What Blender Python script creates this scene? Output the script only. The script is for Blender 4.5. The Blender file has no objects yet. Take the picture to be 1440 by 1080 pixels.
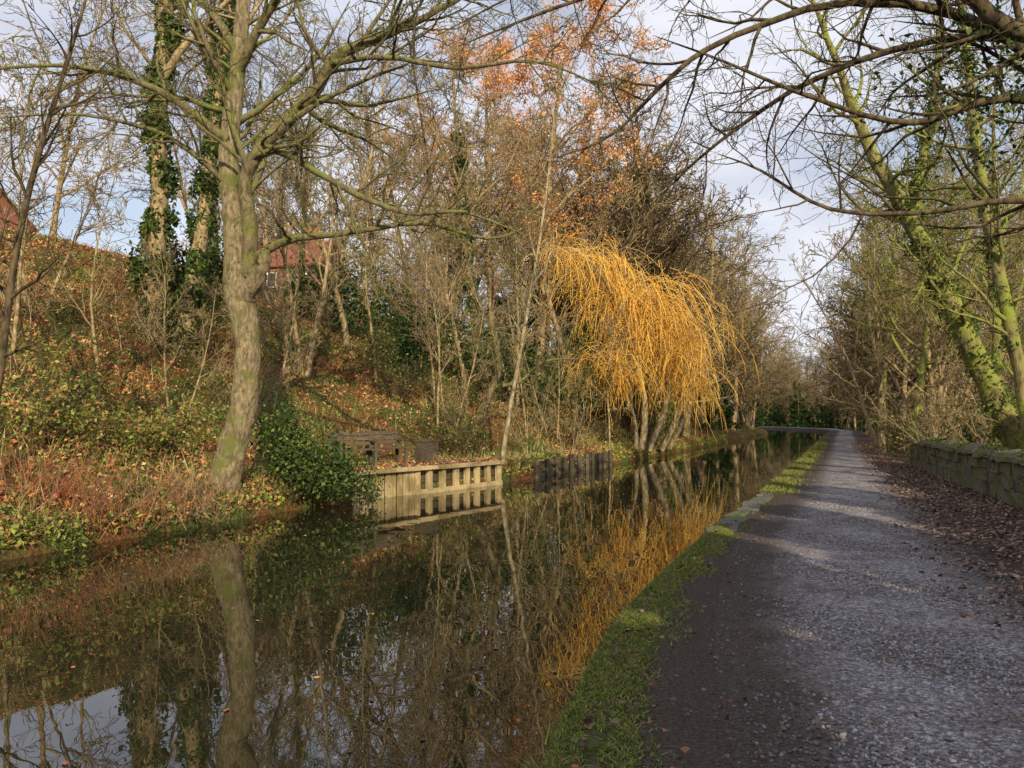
import bpy, math, random, time
import numpy as np
from math import radians, sin, cos, pi
T0=time.time()
def tick(s): print('TICK',s,round(time.time()-T0,1),flush=True)
rs=np.random.RandomState(7)
random.seed(11)
scene=bpy.context.scene

# ------------------------------------------------------------ layout of the place
def table(pts,sm=5):
    ys=np.arange(-220,950,0.5); p=np.array(pts,float)
    v=np.interp(ys,p[:,0],p[:,1])
    if sm>1:
        vp=np.pad(v,(sm//2,sm//2),mode='edge'); v=np.convolve(vp,np.ones(sm)/sm,'valid')
    return lambda y:np.interp(y,ys,v)
L=table([(-220,-100),(-10,-15),(0,-11.4),(7,-8.8),(10.5,-7.2),(14.8,-5.6),(17.5,-4.5),(18.8,-3.9),(23.8,-.4),(27.5,1.3),(33,3.9),(43,8.2),(71,20),(110,36),(135,43),(160,45),(200,42),(300,20),(950,-200)],3)
R=table([(-220,-70),(-10,-2.0),(0,-.5),(3.6,.1),(6.3,.78),(10.35,2.4),(16,4.95),(29.3,10.6),(43,16.4),(71,28),(110,44.6),(135,52),(160,54),(200,51),(300,29),(950,-190)])
GL=table([(-220,-68.5),(-10,-.6),(0,.7),(3.6,1.2),(6.3,1.8),(10.35,3.15),(16,5.75),(29.3,11.5),(43,17.3),(71,29),(110,45.7),(135,53.2),(160,55.2),(200,52.2),(300,30.2),(950,-188)])
GR=table([(-220,-65),(-10,.9),(0,2.4),(3.6,3.3),(6.3,4.1),(10.35,5.5),(16,7.9),(29.3,13.5),(43,19.2),(71,31),(110,47.8),(135,55.4),(160,57.4),(200,54.4),(300,32.4),(950,-185)])
W=table([(-220,-63),(-10,1.9),(0,4.4),(6,6.3),(13.5,8.9),(27,13.7),(43,20.2),(71,32),(110,49),(135,56.6),(160,58.6),(200,55.6),(300,33.6),(950,-183)])
WATER=-0.35
def nz(x,y,s):
    return (np.sin(x*s+1.3*np.sin(y*s*.7))+np.sin(y*s*1.3+1.7*np.sin(x*s*.6)+2)+np.sin((x+y)*s*.8+4))/3
def H(x,y):
    x=np.asarray(x,float); y=np.asarray(y,float)
    l=L(y); r=R(y); w=W(y)
    s=(l-x)*.91
    plat=np.interp(y,[-50,45,90,150],[11.,10.0,6.5,5])
    shelf=np.interp(y,[12,17,19,25,30],[.5,1.0,2.6,2.6,1.2])
    t=np.clip((s-shelf)*.55,0,None)
    hill=t*np.power(1+np.power(t/plat,4),-.25)
    rise=np.clip(s/.6,0,1)
    zl=-.18+.45*rise+hill+(nz(x,y,.9)*.16+nz(x,y,2.7)*.07)*np.clip(s/3,0,1)
    o=x-w
    zr=np.where(o<.5,0,-.9*np.clip((o-.5)/4,0,1)+nz(x,y,1.1)*.12*np.clip((o-.5)/2,0,1)+np.clip((o-14)*.05,0,2))
    return np.where(x<=l,zl,np.where(x<r,-1.4,zr))
def h1(x,y): return float(H(x,y))

# ------------------------------------------------------------ materials
def newmat(name):
    m=bpy.data.materials.new(name); m.use_nodes=True
    nt=m.node_tree; b=nt.nodes['Principled BSDF']; return m,nt,b
def N(nt,t,**k):
    n=nt.nodes.new(t)
    for a,v in k.items(): setattr(n,a,v)
    return n
def noise(nt,scale,detail=5,coord=None,rough=.6):
    n=N(nt,'ShaderNodeTexNoise'); n.inputs['Scale'].default_value=scale; n.inputs['Detail'].default_value=detail; n.inputs['Roughness'].default_value=rough
    if coord is not None: nt.links.new(coord,n.inputs['Vector'])
    return n
def ramp(nt,fac,stops):
    r=N(nt,'ShaderNodeValToRGB'); e=r.color_ramp.elements
    while len(e)<len(stops): e.new(.5)
    for i,(p,c) in enumerate(stops):
        e[i].position=p; e[i].color=(c[0],c[1],c[2],1)
    nt.links.new(fac,r.inputs['Fac']); return r
def mix(nt,f,a,b,blend='MIX'):
    m=N(nt,'ShaderNodeMix'); m.data_type='RGBA'; m.blend_type=blend
    for s,v in ((0,f),(6,a),(7,b)):
        if hasattr(v,'is_linked'): nt.links.new(v,m.inputs[s])
        else: m.inputs[s].default_value=v if s==0 else (v[0],v[1],v[2],1)
    return m.outputs[2]
def objco(nt,sc=(1,1,1)):
    t=N(nt,'ShaderNodeTexCoord'); mp=N(nt,'ShaderNodeMapping'); mp.inputs['Scale'].default_value=sc
    nt.links.new(t.outputs['Object'],mp.inputs['Vector']); return mp.outputs['Vector']
def bump(nt,b,h,strength=.5,dist=.02):
    n=N(nt,'ShaderNodeBump'); n.inputs['Strength'].default_value=strength; n.inputs['Distance'].default_value=dist
    nt.links.new(h,n.inputs['Height']); nt.links.new(n.outputs['Normal'],b.inputs['Normal'])

def bark(name,dark,light,moss,mossamt,det=4,bmp=True,sc=9,bd=.05):
    m,nt,b=newmat(name); co=objco(nt,(1,1,.35)); co2=objco(nt)
    n1=noise(nt,sc,det,co,.75); n2=noise(nt,1.9,4,co2,.7)
    r=ramp(nt,n1.outputs['Fac'],[(.36,dark),(.64,light)])
    g=N(nt,'ShaderNodeNewGeometry'); sp=N(nt,'ShaderNodeSeparateXYZ'); nt.links.new(g.outputs['Normal'],sp.inputs[0])
    ma=N(nt,'ShaderNodeMath',operation='MULTIPLY_ADD'); nt.links.new(sp.outputs['Z'],ma.inputs[0]); ma.inputs[1].default_value=.16
    nt.links.new(n2.outputs['Fac'],ma.inputs[2])
    rr=ramp(nt,ma.outputs[0],[(.62-mossamt*.3,(0,0,0)),(.78-mossamt*.3,(1,1,1))])
    c=mix(nt,rr.outputs['Color'],r.outputs['Color'],moss)
    nt.links.new(c,b.inputs['Base Color']); b.inputs['Roughness'].default_value=.9; b.inputs['Specular IOR Level'].default_value=.1
    if bmp: bump(nt,b,n1.outputs['Fac'],.9,bd)
    return m
M_bark_main=bark('bark_sycamore',(.09,.07,.04),(.46,.37,.22),(.17,.18,.05),.42,8,True,16,.09)
M_bark_fork=bark('bark_sycamore_limb',(.07,.055,.03),(.24,.2,.11),(.17,.19,.045),.45,5)
M_bark=bark('bark_woodland',(.17,.12,.06),(.44,.34,.19),(.21,.21,.07),.15,2,False)
M_bark_d=bark('bark_dark',(.04,.03,.02),(.14,.105,.06),(.10,.105,.035),.15,2,False)
M_bark_moss=bark('bark_mossy',(.11,.09,.04),(.30,.255,.115),(.23,.265,.05),.6,3)
M_bark_w=bark('bark_willow',(.18,.14,.08),(.48,.39,.24),(.2,.19,.06),.2,3)

def leafmat(name,trans=.35,rough=.55):
    m,nt,b=newmat(name); a=N(nt,'ShaderNodeAttribute'); a.attribute_name='Col'
    nt.links.new(a.outputs['Color'],b.inputs['Base Color']); b.inputs['Roughness'].default_value=rough
    b.inputs['Specular IOR Level'].default_value=.25
    if trans:
        t=N(nt,'ShaderNodeBsdfTranslucent'); nt.links.new(a.outputs['Color'],t.inputs['Color'])
        mx=N(nt,'ShaderNodeMixShader'); mx.inputs[0].default_value=trans
        nt.links.new(b.outputs[0],mx.inputs[1]); nt.links.new(t.outputs[0],mx.inputs[2])
        nt.links.new(mx.outputs[0],nt.nodes['Material Output'].inputs['Surface'])
    return m
M_leaf=leafmat('leaf_foliage',.3); M_litter=leafmat('leaf_dead',0,.85)

# ------------------------------------------------------------ mesh builder
TOTAL=[0]
class MB:
    def __init__(s): s.V=[];s.F=[];s.M=[];s.C=[];s.n=0
    def add(s,V,F,m=0,col=(1,1,1)):
        V=np.asarray(V,float).reshape(-1,3);F=np.asarray(F,int).reshape(-1,4)
        if len(V)==0: return
        M_=np.asarray(m); M_=np.full(len(F),int(M_)) if M_.ndim==0 else M_
        s.V.append(V); s.F.append(F+s.n); s.M.append(M_)
        c=np.asarray(col,float)
        if c.ndim==1: c=np.tile(c,(len(V),1))
        s.C.append(c); s.n+=len(V)
    def pack(s):
        s.V=[np.concatenate(s.V)];s.F=[np.concatenate(s.F)];s.M=[np.concatenate(s.M)];s.C=[np.concatenate(s.C)]; return s
    def put(s,src,loc,rz,sc):
        src.pack(); V=src.V[0]*sc; c_,s_=cos(rz),sin(rz)
        V=np.stack([V[:,0]*c_-V[:,1]*s_+loc[0],V[:,0]*s_+V[:,1]*c_+loc[1],V[:,2]+loc[2]],1)
        s.add(V,src.F[0],src.M[0],src.C[0])
    def mesh(s,name,mats,smooth=True):
        s.pack(); V=s.V[0];F=s.F[0];Mi=s.M[0];C=s.C[0]; TOTAL[0]+=len(F)
        me=bpy.data.meshes.new(name); me.vertices.add(len(V)); me.vertices.foreach_set('co',V.ravel())
        me.loops.add(len(F)*4); me.loops.foreach_set('vertex_index',F.ravel().astype(np.int32))
        me.polygons.add(len(F)); me.polygons.foreach_set('loop_start',np.arange(0,len(F)*4,4,dtype=np.int32))
        try: me.polygons.foreach_set('loop_total',np.full(len(F),4,dtype=np.int32))
        except Exception: pass
        me.polygons.foreach_set('material_index',Mi.astype(np.int32))
        me.polygons.foreach_set('use_smooth',np.full(len(F),bool(smooth)))
        for m in mats: me.materials.append(m)
        me.update(calc_edges=True)
        at=me.color_attributes.new('Col','FLOAT_COLOR','POINT')
        at.data.foreach_set('color',np.hstack([C,np.ones((len(C),1))]).ravel().astype(np.float32))
        return me
    def obj(s,name,mats,smooth=True): return place(name,s.mesh(name,mats,smooth))
def place(name,me,loc=(0,0,0),rz=0,sc=1,parent=None,tilt=(0,0)):
    if me is not None and me.users>0:
        me=me.copy(); TOTAL[0]+=len(me.polygons)
    o=bpy.data.objects.new(name,me); scene.collection.objects.link(o)
    o.location=loc; o.rotation_euler=(tilt[0],tilt[1],rz)
    o.scale=(sc,sc,sc) if not hasattr(sc,'__len__') else sc
    if parent: o.parent=parent
    return o
def empty(name,loc=(0,0,0)):
    o=bpy.data.objects.new(name,None); scene.collection.objects.link(o); o.location=loc; return o
def norm(a): return a/np.maximum(np.linalg.norm(a,axis=-1,keepdims=True),1e-9)
def tubes(mb,pls,sides,m=0,col=(1,1,1),rough=0):
    groups={}
    for p,r in pls: groups.setdefault(len(p),[]).append((p,r))
    for P,lst in groups.items():
        A=np.array([a for a,_ in lst],float); Rr=np.array([b for _,b in lst],float); n=len(A)
        T=norm(np.gradient(A,axis=1)); ch=norm(A[:,-1]-A[:,0])
        ref=np.where(np.abs(ch[:,2:3])>.8,np.array([[1.,.2,0]]),np.array([[0,0,1.]]))
        ref=norm(np.cross(ch,ref))[:,None,:]
        U=norm(np.cross(T,np.broadcast_to(ref,T.shape))); Wv=np.cross(T,U)
        a=np.arange(sides)*2*pi/sides
        RR=Rr[:,:,None,None]*np.ones((1,1,sides,1))
        if rough:
            tt=np.arange(P)[None,:,None,None]; aa=a[None,None,:,None]
            RR=RR*(1+rough*(.6*np.sin(aa*3+tt*.35)+.4*np.sin(aa*5-tt*.6)+.5*np.sin(aa*2+tt*.9)+rs.normal(size=(n,P,sides,1))*.2))
        V=A[:,:,None,:]+RR*(U[:,:,None,:]*np.cos(a)[None,None,:,None]+Wv[:,:,None,:]*np.sin(a)[None,None,:,None])
        idx=np.arange(n*P*sides).reshape(n,P,sides)
        i0=idx[:,:-1,:];i1=idx[:,1:,:]
        F=np.stack([i0,np.roll(i0,-1,2),np.roll(i1,-1,2),i1],-1)
        mb.add(V,F,m,col)
def leaves(mb,Pn,size,cols,m=1,asp=.6,flat=0.,down=0.,rng=rs):
    n=len(Pn)
    if n==0: return
    Pn=np.asarray(Pn,float)
    a=rng.normal(size=(n,3)); a[:,2]=a[:,2]*(1-flat)-down*2; a=norm(a)
    b=rng.normal(size=(n,3)); b[:,2]*=(1-flat); b=norm(np.cross(a,np.cross(b,a)+1e-6))
    sz=(size*rng.uniform(.6,1.35,n))[:,None]
    c=np.cross(a,b)*sz*.15
    V=np.stack([Pn-a*sz*.5,Pn+b*sz*.5*asp+c,Pn+a*sz*.5,Pn-b*sz*.5*asp+c],1)
    F=np.arange(n*4).reshape(n,4)
    cols=np.asarray(cols,float); ci=rng.randint(0,len(cols),n)
    C=cols[ci]*rng.uniform(.7,1.3,(n,1)); C=np.repeat(C,4,0)
    mb.add(V,F,m,C)
def box(mb,c,s,rz=0,m=0,j=0,tilt=0,col=(1,1,1)):
    v=np.array([[x,y,z] for z in(-.5,.5) for y in(-.5,.5) for x in(-.5,.5)])*np.array(s)
    if j: v=v+rs.normal(size=v.shape)*j
    if tilt: v=v@np.array([[1,0,0],[0,cos(tilt),sin(tilt)],[0,-sin(tilt),cos(tilt)]])
    v=v@np.array([[cos(rz),sin(rz),0],[-sin(rz),cos(rz),0],[0,0,1]])+np.array(c)
    mb.add(v,[[0,2,3,1],[4,5,7,6],[0,1,5,4],[2,6,7,3],[0,4,6,2],[1,3,7,5]],m,col)

# ------------------------------------------------------------ tree growth
def vn(v):
    l=math.sqrt(v[0]**2+v[1]**2+v[2]**2) or 1; return (v[0]/l,v[1]/l,v[2]/l)
G=random.gauss
def grow(out,p,d,Ln,r,lv,P,maxlv,rmin):
    n=P['seg'][lv]; wob=P['wob'][lv]; up=P['up'][lv]; st=Ln/n
    pts=[p]
    for i in range(n):
        d=vn((d[0]+G(0,wob),d[1]+G(0,wob),d[2]+G(0,wob)+up)); 
        p=(p[0]+d[0]*st,p[1]+d[1]*st,p[2]+d[2]*st); pts.append(p)
    rad=[max(rmin,r*(1-.85*(i/n))) for i in range(n+1)]
    if lv==0: rad[0]*=1.35
    out.setdefault(lv,[]).append((pts,rad))
    if lv<maxlv: spawn(out,pts,rad,Ln,lv,P,maxlv,rmin)
def spawn(out,pts,rad,Ln,lv,P,maxlv,rmin,t0=None,cnt=None):
    n=len(pts)-1; k=P['n'][lv] if cnt is None else cnt; t0=P['t0'][lv] if t0 is None else t0
    for j in range(k):
        t=t0+(1-t0)*(j+random.random())/k; f=min(t*n,n-1e-3); i=int(f); f-=i
        a=pts[i];b=pts[i+1]; q=tuple(a[m]+(b[m]-a[m])*f for m in range(3)); d=vn(tuple(b[m]-a[m] for m in range(3)))
        rr=rad[i]+(rad[i+1]-rad[i])*f
        x=(G(0,1),G(0,1),G(0,1)); dot=sum(x[m]*d[m] for m in range(3)); x=vn(tuple(x[m]-dot*d[m] for m in range(3)))
        an=radians(P['ang'][lv]+G(0,12)); nd=vn(tuple(d[m]*cos(an)+x[m]*sin(an) for m in range(3)))
        l2=Ln*P['len'][lv]*(1.15-.65*t)*random.uniform(.6,1.3)
        grow(out,q,nd,l2,max(rmin,min(rr*.62,l2*.022)),lv+1,P,maxlv,rmin)
BASE=dict(seg=[9,6,4,3,1],wob=[.06,.14,.2,.22,.2],up=[.03,.05,.03,.02,.0],n=[18,7,5,4],t0=[.25,.2,.15,.1],ang=[52,45,45,42],len=[.42,.5,.5,.5])
SIDES=[9,5,3,3,3]
def emit(mb,out,m=0,sides=SIDES):
    for lv,l in out.items(): tubes(mb,l,sides[lv],m)
def tips(out,lvs):
    return np.array([pt for lv in lvs for (p,r) in out.get(lv,[]) for pt in p[1:]])
def crsmooth(pts,rad,k=4):
    P=np.array(pts,float);n=len(P); Q=[];Rr=[]
    for i in range(n-1):
        p0=P[max(i-1,0)];p1=P[i];p2=P[i+1];p3=P[min(i+2,n-1)]
        for j in range(k):
            t=j/k; Q.append(.5*((2*p1)+(-p0+p2)*t+(2*p0-5*p1+4*p2-p3)*t*t+(-p0+3*p1-3*p2+p3)*t**3)); Rr.append(rad[i]+(rad[i+1]-rad[i])*t)
    Q.append(P[-1]);Rr.append(rad[-1])
    Q=np.array(Q); Q[1:-1]+=rs.normal(size=Q[1:-1].shape)*np.array(Rr)[1:-1,None]*(.12 if k<=4 else .02)
    return [tuple(q) for q in Q],Rr
def limb(mb,out,pts,rad,m=0,sides=10,kids=0,klen=3,t0=.2,P=BASE,maxlv=3,rmin=.006,lv=0,k=4,rough=0):
    q,r=crsmooth(pts,rad,k)
    tubes(mb,[(q,r)],sides,m,(1,1,1),rough)
    if kids: spawn(out,q,r,klen/P['len'][lv],lv,P,maxlv,rmin,t0,kids)
    return q,r
def ivy(mb,q,r,n,spread,size,m=1,t0=0,t1=1,cols=None):
    cols=cols or [(.05,.09,.02),(.09,.15,.03),(.14,.19,.04),(.03,.06,.015)]
    q=np.array(q);r=np.array(r);k=len(q)-1
    t=rs.uniform(t0,t1,n); t=np.clip(t+.03*np.sin(t*90),t0,t1)*k*.999; i=t.astype(int);f=(t-i)[:,None]
    p=q[i]*(1-f)+q[i+1]*f; rr=r[i]
    d=norm(rs.normal(size=(n,3))*np.array([1,1,.35]))
    cl=.5+.5*np.sin(t*3.1+d[:,0]*2)
    p=p+d*(rr*.8+spread*cl*rs.uniform(.1,1,n)**.7)[:,None]
    leaves(mb,p,size,cols,m)

# ------------------------------------------------------------ terrain
def terrain():
    ys=np.concatenate([np.linspace(-200,-45,12),np.arange(-40,62,.5),np.arange(62,200,3),np.linspace(205,900,20)])
    lo=np.concatenate([[0,.12,.3,.55,.85],np.arange(1.2,26,.6),[28,31,35,42,55,80,130,220,500]])[::-1]
    ro=np.concatenate([[0,.08,.2,.35,.5,.7,1,1.4,1.9,2.5,3.2],np.arange(4,16,.6),[18,22,28,36,50,80,130,220,500]])
    rows=[];zon=[]
    for y in ys:
        l=float(L(y));r=float(R(y))
        xs=np.concatenate([l-lo,[l+.03,(l+r)/2,r-.03],r+ro])
        z=H(xs,np.full_like(xs,y)); 
        rows.append(np.stack([xs,np.full_like(xs,y),z],1))
        hill=np.where(xs<=l,1,np.where(xs>float(W(y))+.3,.8,0.)); vg=np.where(xs>=r-.001,np.clip(1-(xs-r)/.8,0,1),0.)*(1 if y<95 else .25)
        zon.append(np.stack([hill,vg,np.zeros_like(xs)],1))
    V=np.array(rows);n,m_=V.shape[:2]; idx=np.arange(n*m_).reshape(n,m_)
    F=np.stack([idx[:-1,:-1],idx[:-1,1:],idx[1:,1:],idx[1:,:-1]],-1)
    m,nt,b=newmat('ground_soil'); co=objco(nt)
    a=N(nt,'ShaderNodeAttribute'); a.attribute_name='Col'; sp=N(nt,'ShaderNodeSeparateXYZ'); nt.links.new(a.outputs['Vector'],sp.inputs[0])
    n1=noise(nt,14,4,co,.75); n2=noise(nt,.45,3,co); n3=noise(nt,40,4,co,.8); n5=noise(nt,2.5,5,co,.7)
    lit=ramp(nt,n1.outputs['Fac'],[(.3,(.045,.025,.012)),(.5,(.2,.09,.035)),(.62,(.34,.15,.055)),(.75,(.4,.25,.1))])
    grn=ramp(nt,n1.outputs['Fac'],[(.3,(.03,.035,.01)),(.55,(.12,.15,.035)),(.75,(.24,.27,.07))])
    sel=ramp(nt,n2.outputs['Fac'],[(.44,(0,0,0)),(.56,(1,1,1))])
    hill=mix(nt,sel.outputs['Color'],lit.outputs['Color'],grn.outputs['Color'])
    mud=ramp(nt,n3.outputs['Fac'],[(.3,(.03,.023,.019)),(.55,(.10,.08,.066)),(.75,(.2,.165,.14))])
    c=mix(nt,sp.outputs['X'],mud.outputs['Color'],hill)
    moss=ramp(nt,n1.outputs['Fac'],[(.35,(.04,.04,.014)),(.6,(.12,.15,.03)),(.75,(.2,.23,.045))])
    f=N(nt,'ShaderNodeMath',operation='MULTIPLY_ADD'); nt.links.new(n5.outputs['Fac'],f.inputs[0]); f.inputs[1].default_value=2.2; nt.links.new(sp.outputs['Y'],f.inputs[2])
    mr=N(nt,'ShaderNodeMapRange'); mr.inputs[1].default_value=1.6; mr.inputs[2].default_value=1.85; nt.links.new(f.outputs[0],mr.inputs[0])
    gt=N(nt,'ShaderNodeMapRange'); nt.links.new(sp.outputs['Y'],gt.inputs[0]); gt.inputs[1].default_value=0; gt.inputs[2].default_value=.25
    f2=N(nt,'ShaderNodeMath',operation='MULTIPLY'); nt.links.new(mr.outputs[0],f2.inputs[0]); nt.links.new(gt.outputs[0],f2.inputs[1])
    c=mix(nt,f2.outputs[0],c,moss.outputs['Color'])
    nt.links.new(c,b.inputs['Base Color']); b.inputs['Roughness'].default_value=.95; b.inputs['Specular IOR Level'].default_value=.1
    bump(nt,b,n1.outputs['Fac'],1,.08)
    mb=MB(); mb.add(V,F,0,np.array(zon).reshape(-1,3)); return mb.obj('ground',[m])
terrain(); tick('terrain')

def towpath():
    ys=np.concatenate([np.arange(-12,60,.4),np.arange(60,260,4)]); us=np.linspace(-.1,1.2,18)
    V=[];C=[]
    for y in ys:
        a=float(GL(y));b_=float(GR(y)); xs=a+(b_-a)*us
        k=np.clip(1-np.abs(2*(us+.1)/1.3-1)**4,0,1)
        z=.003+.035*k+.008*np.sin(xs*3+y*1.7)*k
        V.append(np.stack([xs,np.full_like(xs,y),z],1)); C.append(np.stack([np.abs(us-.52)*2+np.where(us<.5,.14,0),us,us*0],1))
    V=np.array(V);n,k=V.shape[:2];idx=np.arange(n*k).reshape(n,k)
    F=np.stack([idx[:-1,:-1],idx[:-1,1:],idx[1:,1:],idx[1:,:-1]],-1)
    m,nt,b=newmat('gravel'); co=objco(nt)
    a=N(nt,'ShaderNodeAttribute'); a.attribute_name='Col'; sp=N(nt,'ShaderNodeSeparateXYZ'); nt.links.new(a.outputs['Vector'],sp.inputs[0])
    vo=N(nt,'ShaderNodeTexVoronoi'); vo.inputs['Scale'].default_value=48; nt.links.new(co,vo.inputs['Vector'])
    n3=noise(nt,40,4,co,.8); n4=noise(nt,1.6,6,co,.7); n1=noise(nt,14,4,co,.75)
    st=N(nt,'ShaderNodeSeparateColor'); nt.links.new(vo.outputs['Color'],st.inputs[0])
    gr=ramp(nt,st.outputs[0],[(.0,(.15,.137,.145)),(.5,(.31,.288,.305)),(.85,(.44,.41,.43)),(1,(.7,.68,.68))])
    dk=ramp(nt,n4.outputs['Fac'],[(.36,(.5,.44,.41)),(.56,(1,1,1))])
    g=mix(nt,1.0,gr.outputs['Color'],dk.outputs['Color'],'MULTIPLY')
    mud=ramp(nt,n3.outputs['Fac'],[(.3,(.03,.023,.019)),(.55,(.10,.08,.066)),(.75,(.2,.165,.14))])
    ad=N(nt,'ShaderNodeMath',operation='MULTIPLY_ADD'); nt.links.new(n4.outputs['Fac'],ad.inputs[0]); ad.inputs[1].default_value=1.4; nt.links.new(sp.outputs['X'],ad.inputs[2])
    ad2=N(nt,'ShaderNodeMath',operation='MULTIPLY_ADD'); nt.links.new(n3.outputs['Fac'],ad2.inputs[0]); ad2.inputs[1].default_value=.7; nt.links.new(ad.outputs[0],ad2.inputs[2])
    s=N(nt,'ShaderNodeMapRange'); s.inputs[1].default_value=1.68; s.inputs[2].default_value=2.12; nt.links.new(ad2.outputs[0],s.inputs[0])
    c=mix(nt,s.outputs[0],g,mud.outputs['Color'])
    nt.links.new(c,b.inputs['Base Color']); b.inputs['Roughness'].default_value=.9; b.inputs['Specular IOR Level'].default_value=.25
    inv=N(nt,'ShaderNodeMath',operation='SUBTRACT'); nt.links.new(n1.outputs['Fac'],inv.inputs[0]); nt.links.new(vo.outputs['Distance'],inv.inputs[1])
    bump(nt,b,inv.outputs[0],1,.035)
    mb=MB();mb.add(V,F,0,np.array(C).reshape(-1,3)); mb.obj('towpath',[m])
    m2,nt2,b2=newmat('loose_stone'); a2=N(nt2,'ShaderNodeAttribute'); a2.attribute_name='Col'; nt2.links.new(a2.outputs['Color'],b2.inputs['Base Color']); b2.inputs['Roughness'].default_value=.85
    n=30000; y=3+12*rs.uniform(0,1,n)**1.8; u=rs.normal(.56,.3,n); ok=(u>-.12)&(u<1.15); y=y[ok];u=u[ok];n=len(u); x=GL(y)+(GR(y)-GL(y))*u
    z=.003+.035*np.clip(1-np.abs(2*(u+.1)/1.3-1)**4,0,1)
    s=rs.uniform(.003,.009,n)*np.where(rs.uniform(size=n)>.98,1.6,1)
    cube=np.array([[a,b,c] for c in(-1,1) for b in(-1,1) for a in(-1,1)],float)
    V=cube[None]*s[:,None,None]*np.array([1,1,.6])+rs.normal(size=(n,8,3))*s[:,None,None]*.35
    an=rs.uniform(0,6.28,n); ca=np.cos(an)[:,None];sa=np.sin(an)[:,None]
    V=np.stack([V[...,0]*ca-V[...,1]*sa+x[:,None],V[...,0]*sa+V[...,1]*ca+y[:,None],V[...,2]+z[:,None]],-1)
    F=(np.arange(n)*8)[:,None,None]+np.array([[4,5,7,6],[0,1,5,4],[2,6,7,3],[0,4,6,2],[1,3,7,5]])[None]
    base=np.array([(.2,.185,.195),(.28,.26,.275),(.13,.12,.13),(.38,.36,.37),(.17,.13,.10)])[rs.randint(0,5,n)]*np.where(u<.12,.55,1)[:,None]
    mb=MB();mb.add(V,F,0,np.repeat(base,8,0)); mb.obj('loose_gravel',[m2])
towpath()

def water():
    ys=np.concatenate([np.arange(-40,60,1.),np.arange(60,300,5),np.linspace(300,900,8)])
    V=[]
    for y in ys: V+= [(float(L(y))-.5,y,WATER),(float(R(y))+.3,y,WATER)]
    n=len(ys); F=[[2*i,2*i+1,2*i+3,2*i+2] for i in range(n-1)]
    m,nt,b=newmat('canal_water'); co=objco(nt,(1,.6,1))
    b.inputs['Base Color'].default_value=(.020,.018,.009,1); b.inputs['Roughness'].default_value=.0; b.inputs['IOR'].default_value=1.85
    n1=noise(nt,2.4,2,co,.5); n2=noise(nt,.5,1,co)
    mm=N(nt,'ShaderNodeMath',operation='MULTIPLY'); nt.links.new(n1.outputs['Fac'],mm.inputs[0]); nt.links.new(n2.outputs['Fac'],mm.inputs[1])
    bump(nt,b,mm.outputs[0],.3,.016)
    mb=MB();mb.add(V,F); mb.obj('canal_water',[m])
water(); tick('water')

# ------------------------------------------------------------ ground cover
DEAD=[(.46,.16,.06),(.56,.23,.08),(.36,.15,.07),(.6,.33,.12),(.22,.10,.055),(.5,.15,.10),(.6,.43,.2)]
def scatter_left(n,ymin=7,ymax=62,smax=21,pw=1.6):
    y=ymin+(ymax-ymin)*rs.uniform(0,1,n)**pw; s=.1+smax*rs.uniform(0,1,n)**1.1; x=L(y)-s/.91; return x,y
mb=MB()
x,y=scatter_left(85000); k=nz(x,y,.55)+rs.normal(size=len(x))*.35>-.2; x=x[k];y=y[k]
leaves(mb,np.stack([x,y,H(x,y)+rs.uniform(.01,.08,len(x))],1),.10,DEAD,0,.7,flat=.55)
n=16000; y=4+50*rs.uniform(0,1,n)**1.5; e=GR(y);w=W(y)-.05; u=rs.uniform(0,1,n)**.75; x=e-.55+(w-e+.55)*u
leaves(mb,np.stack([x,y,rs.uniform(.02,.05,n)],1),.065,[(.17,.10,.075),(.24,.15,.10),(.10,.065,.055),(.3,.2,.14)],0,.7,flat=.8)
n=1100; y=3+25*rs.uniform(0,1,n)**1.5; x=R(y)+.15+(GR(y)-R(y))*rs.uniform(0,1,n)**2.2
leaves(mb,np.stack([x,y,rs.uniform(.03,.055,n)],1),.045,[(.25,.10,.05),(.16,.08,.05),(.2,.14,.08),(.10,.06,.045),(.08,.05,.04)],0,.7,flat=.85)
n=5000; y=10+60*rs.uniform(0,1,n); x=W(y)+.6+rs.uniform(0,12,n)
leaves(mb,np.stack([x,y,H(x,y)+.03],1),.1,DEAD[:5],0,.7,flat=.6)
mb.obj('leaf_litter',[M_litter])
mb=MB(); n=380; y=4+26*rs.uniform(0,1,n)**1.2; u=rs.uniform(0,1,n)**1.6; x=L(y)+.1+(R(y)-L(y)-.2)*u
P_=np.stack([x,y,np.full(n,WATER+.006)],1)
a=rs.uniform(0,6.28,n);s=rs.uniform(.012,.038,n)
dx=np.stack([np.cos(a)*s,np.sin(a)*s,a*0],1);dy=np.stack([-np.sin(a)*s*.6,np.cos(a)*s*.6,a*0+.004],1)
mb.add(np.stack([P_-dx,P_-dy,P_+dx,P_+dy],1),np.arange(n*4).reshape(n,4),0,np.repeat(np.array(DEAD)[rs.randint(0,7,n)]*.8,4,0)); mb.obj('floating_leaves',[M_litter])

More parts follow.
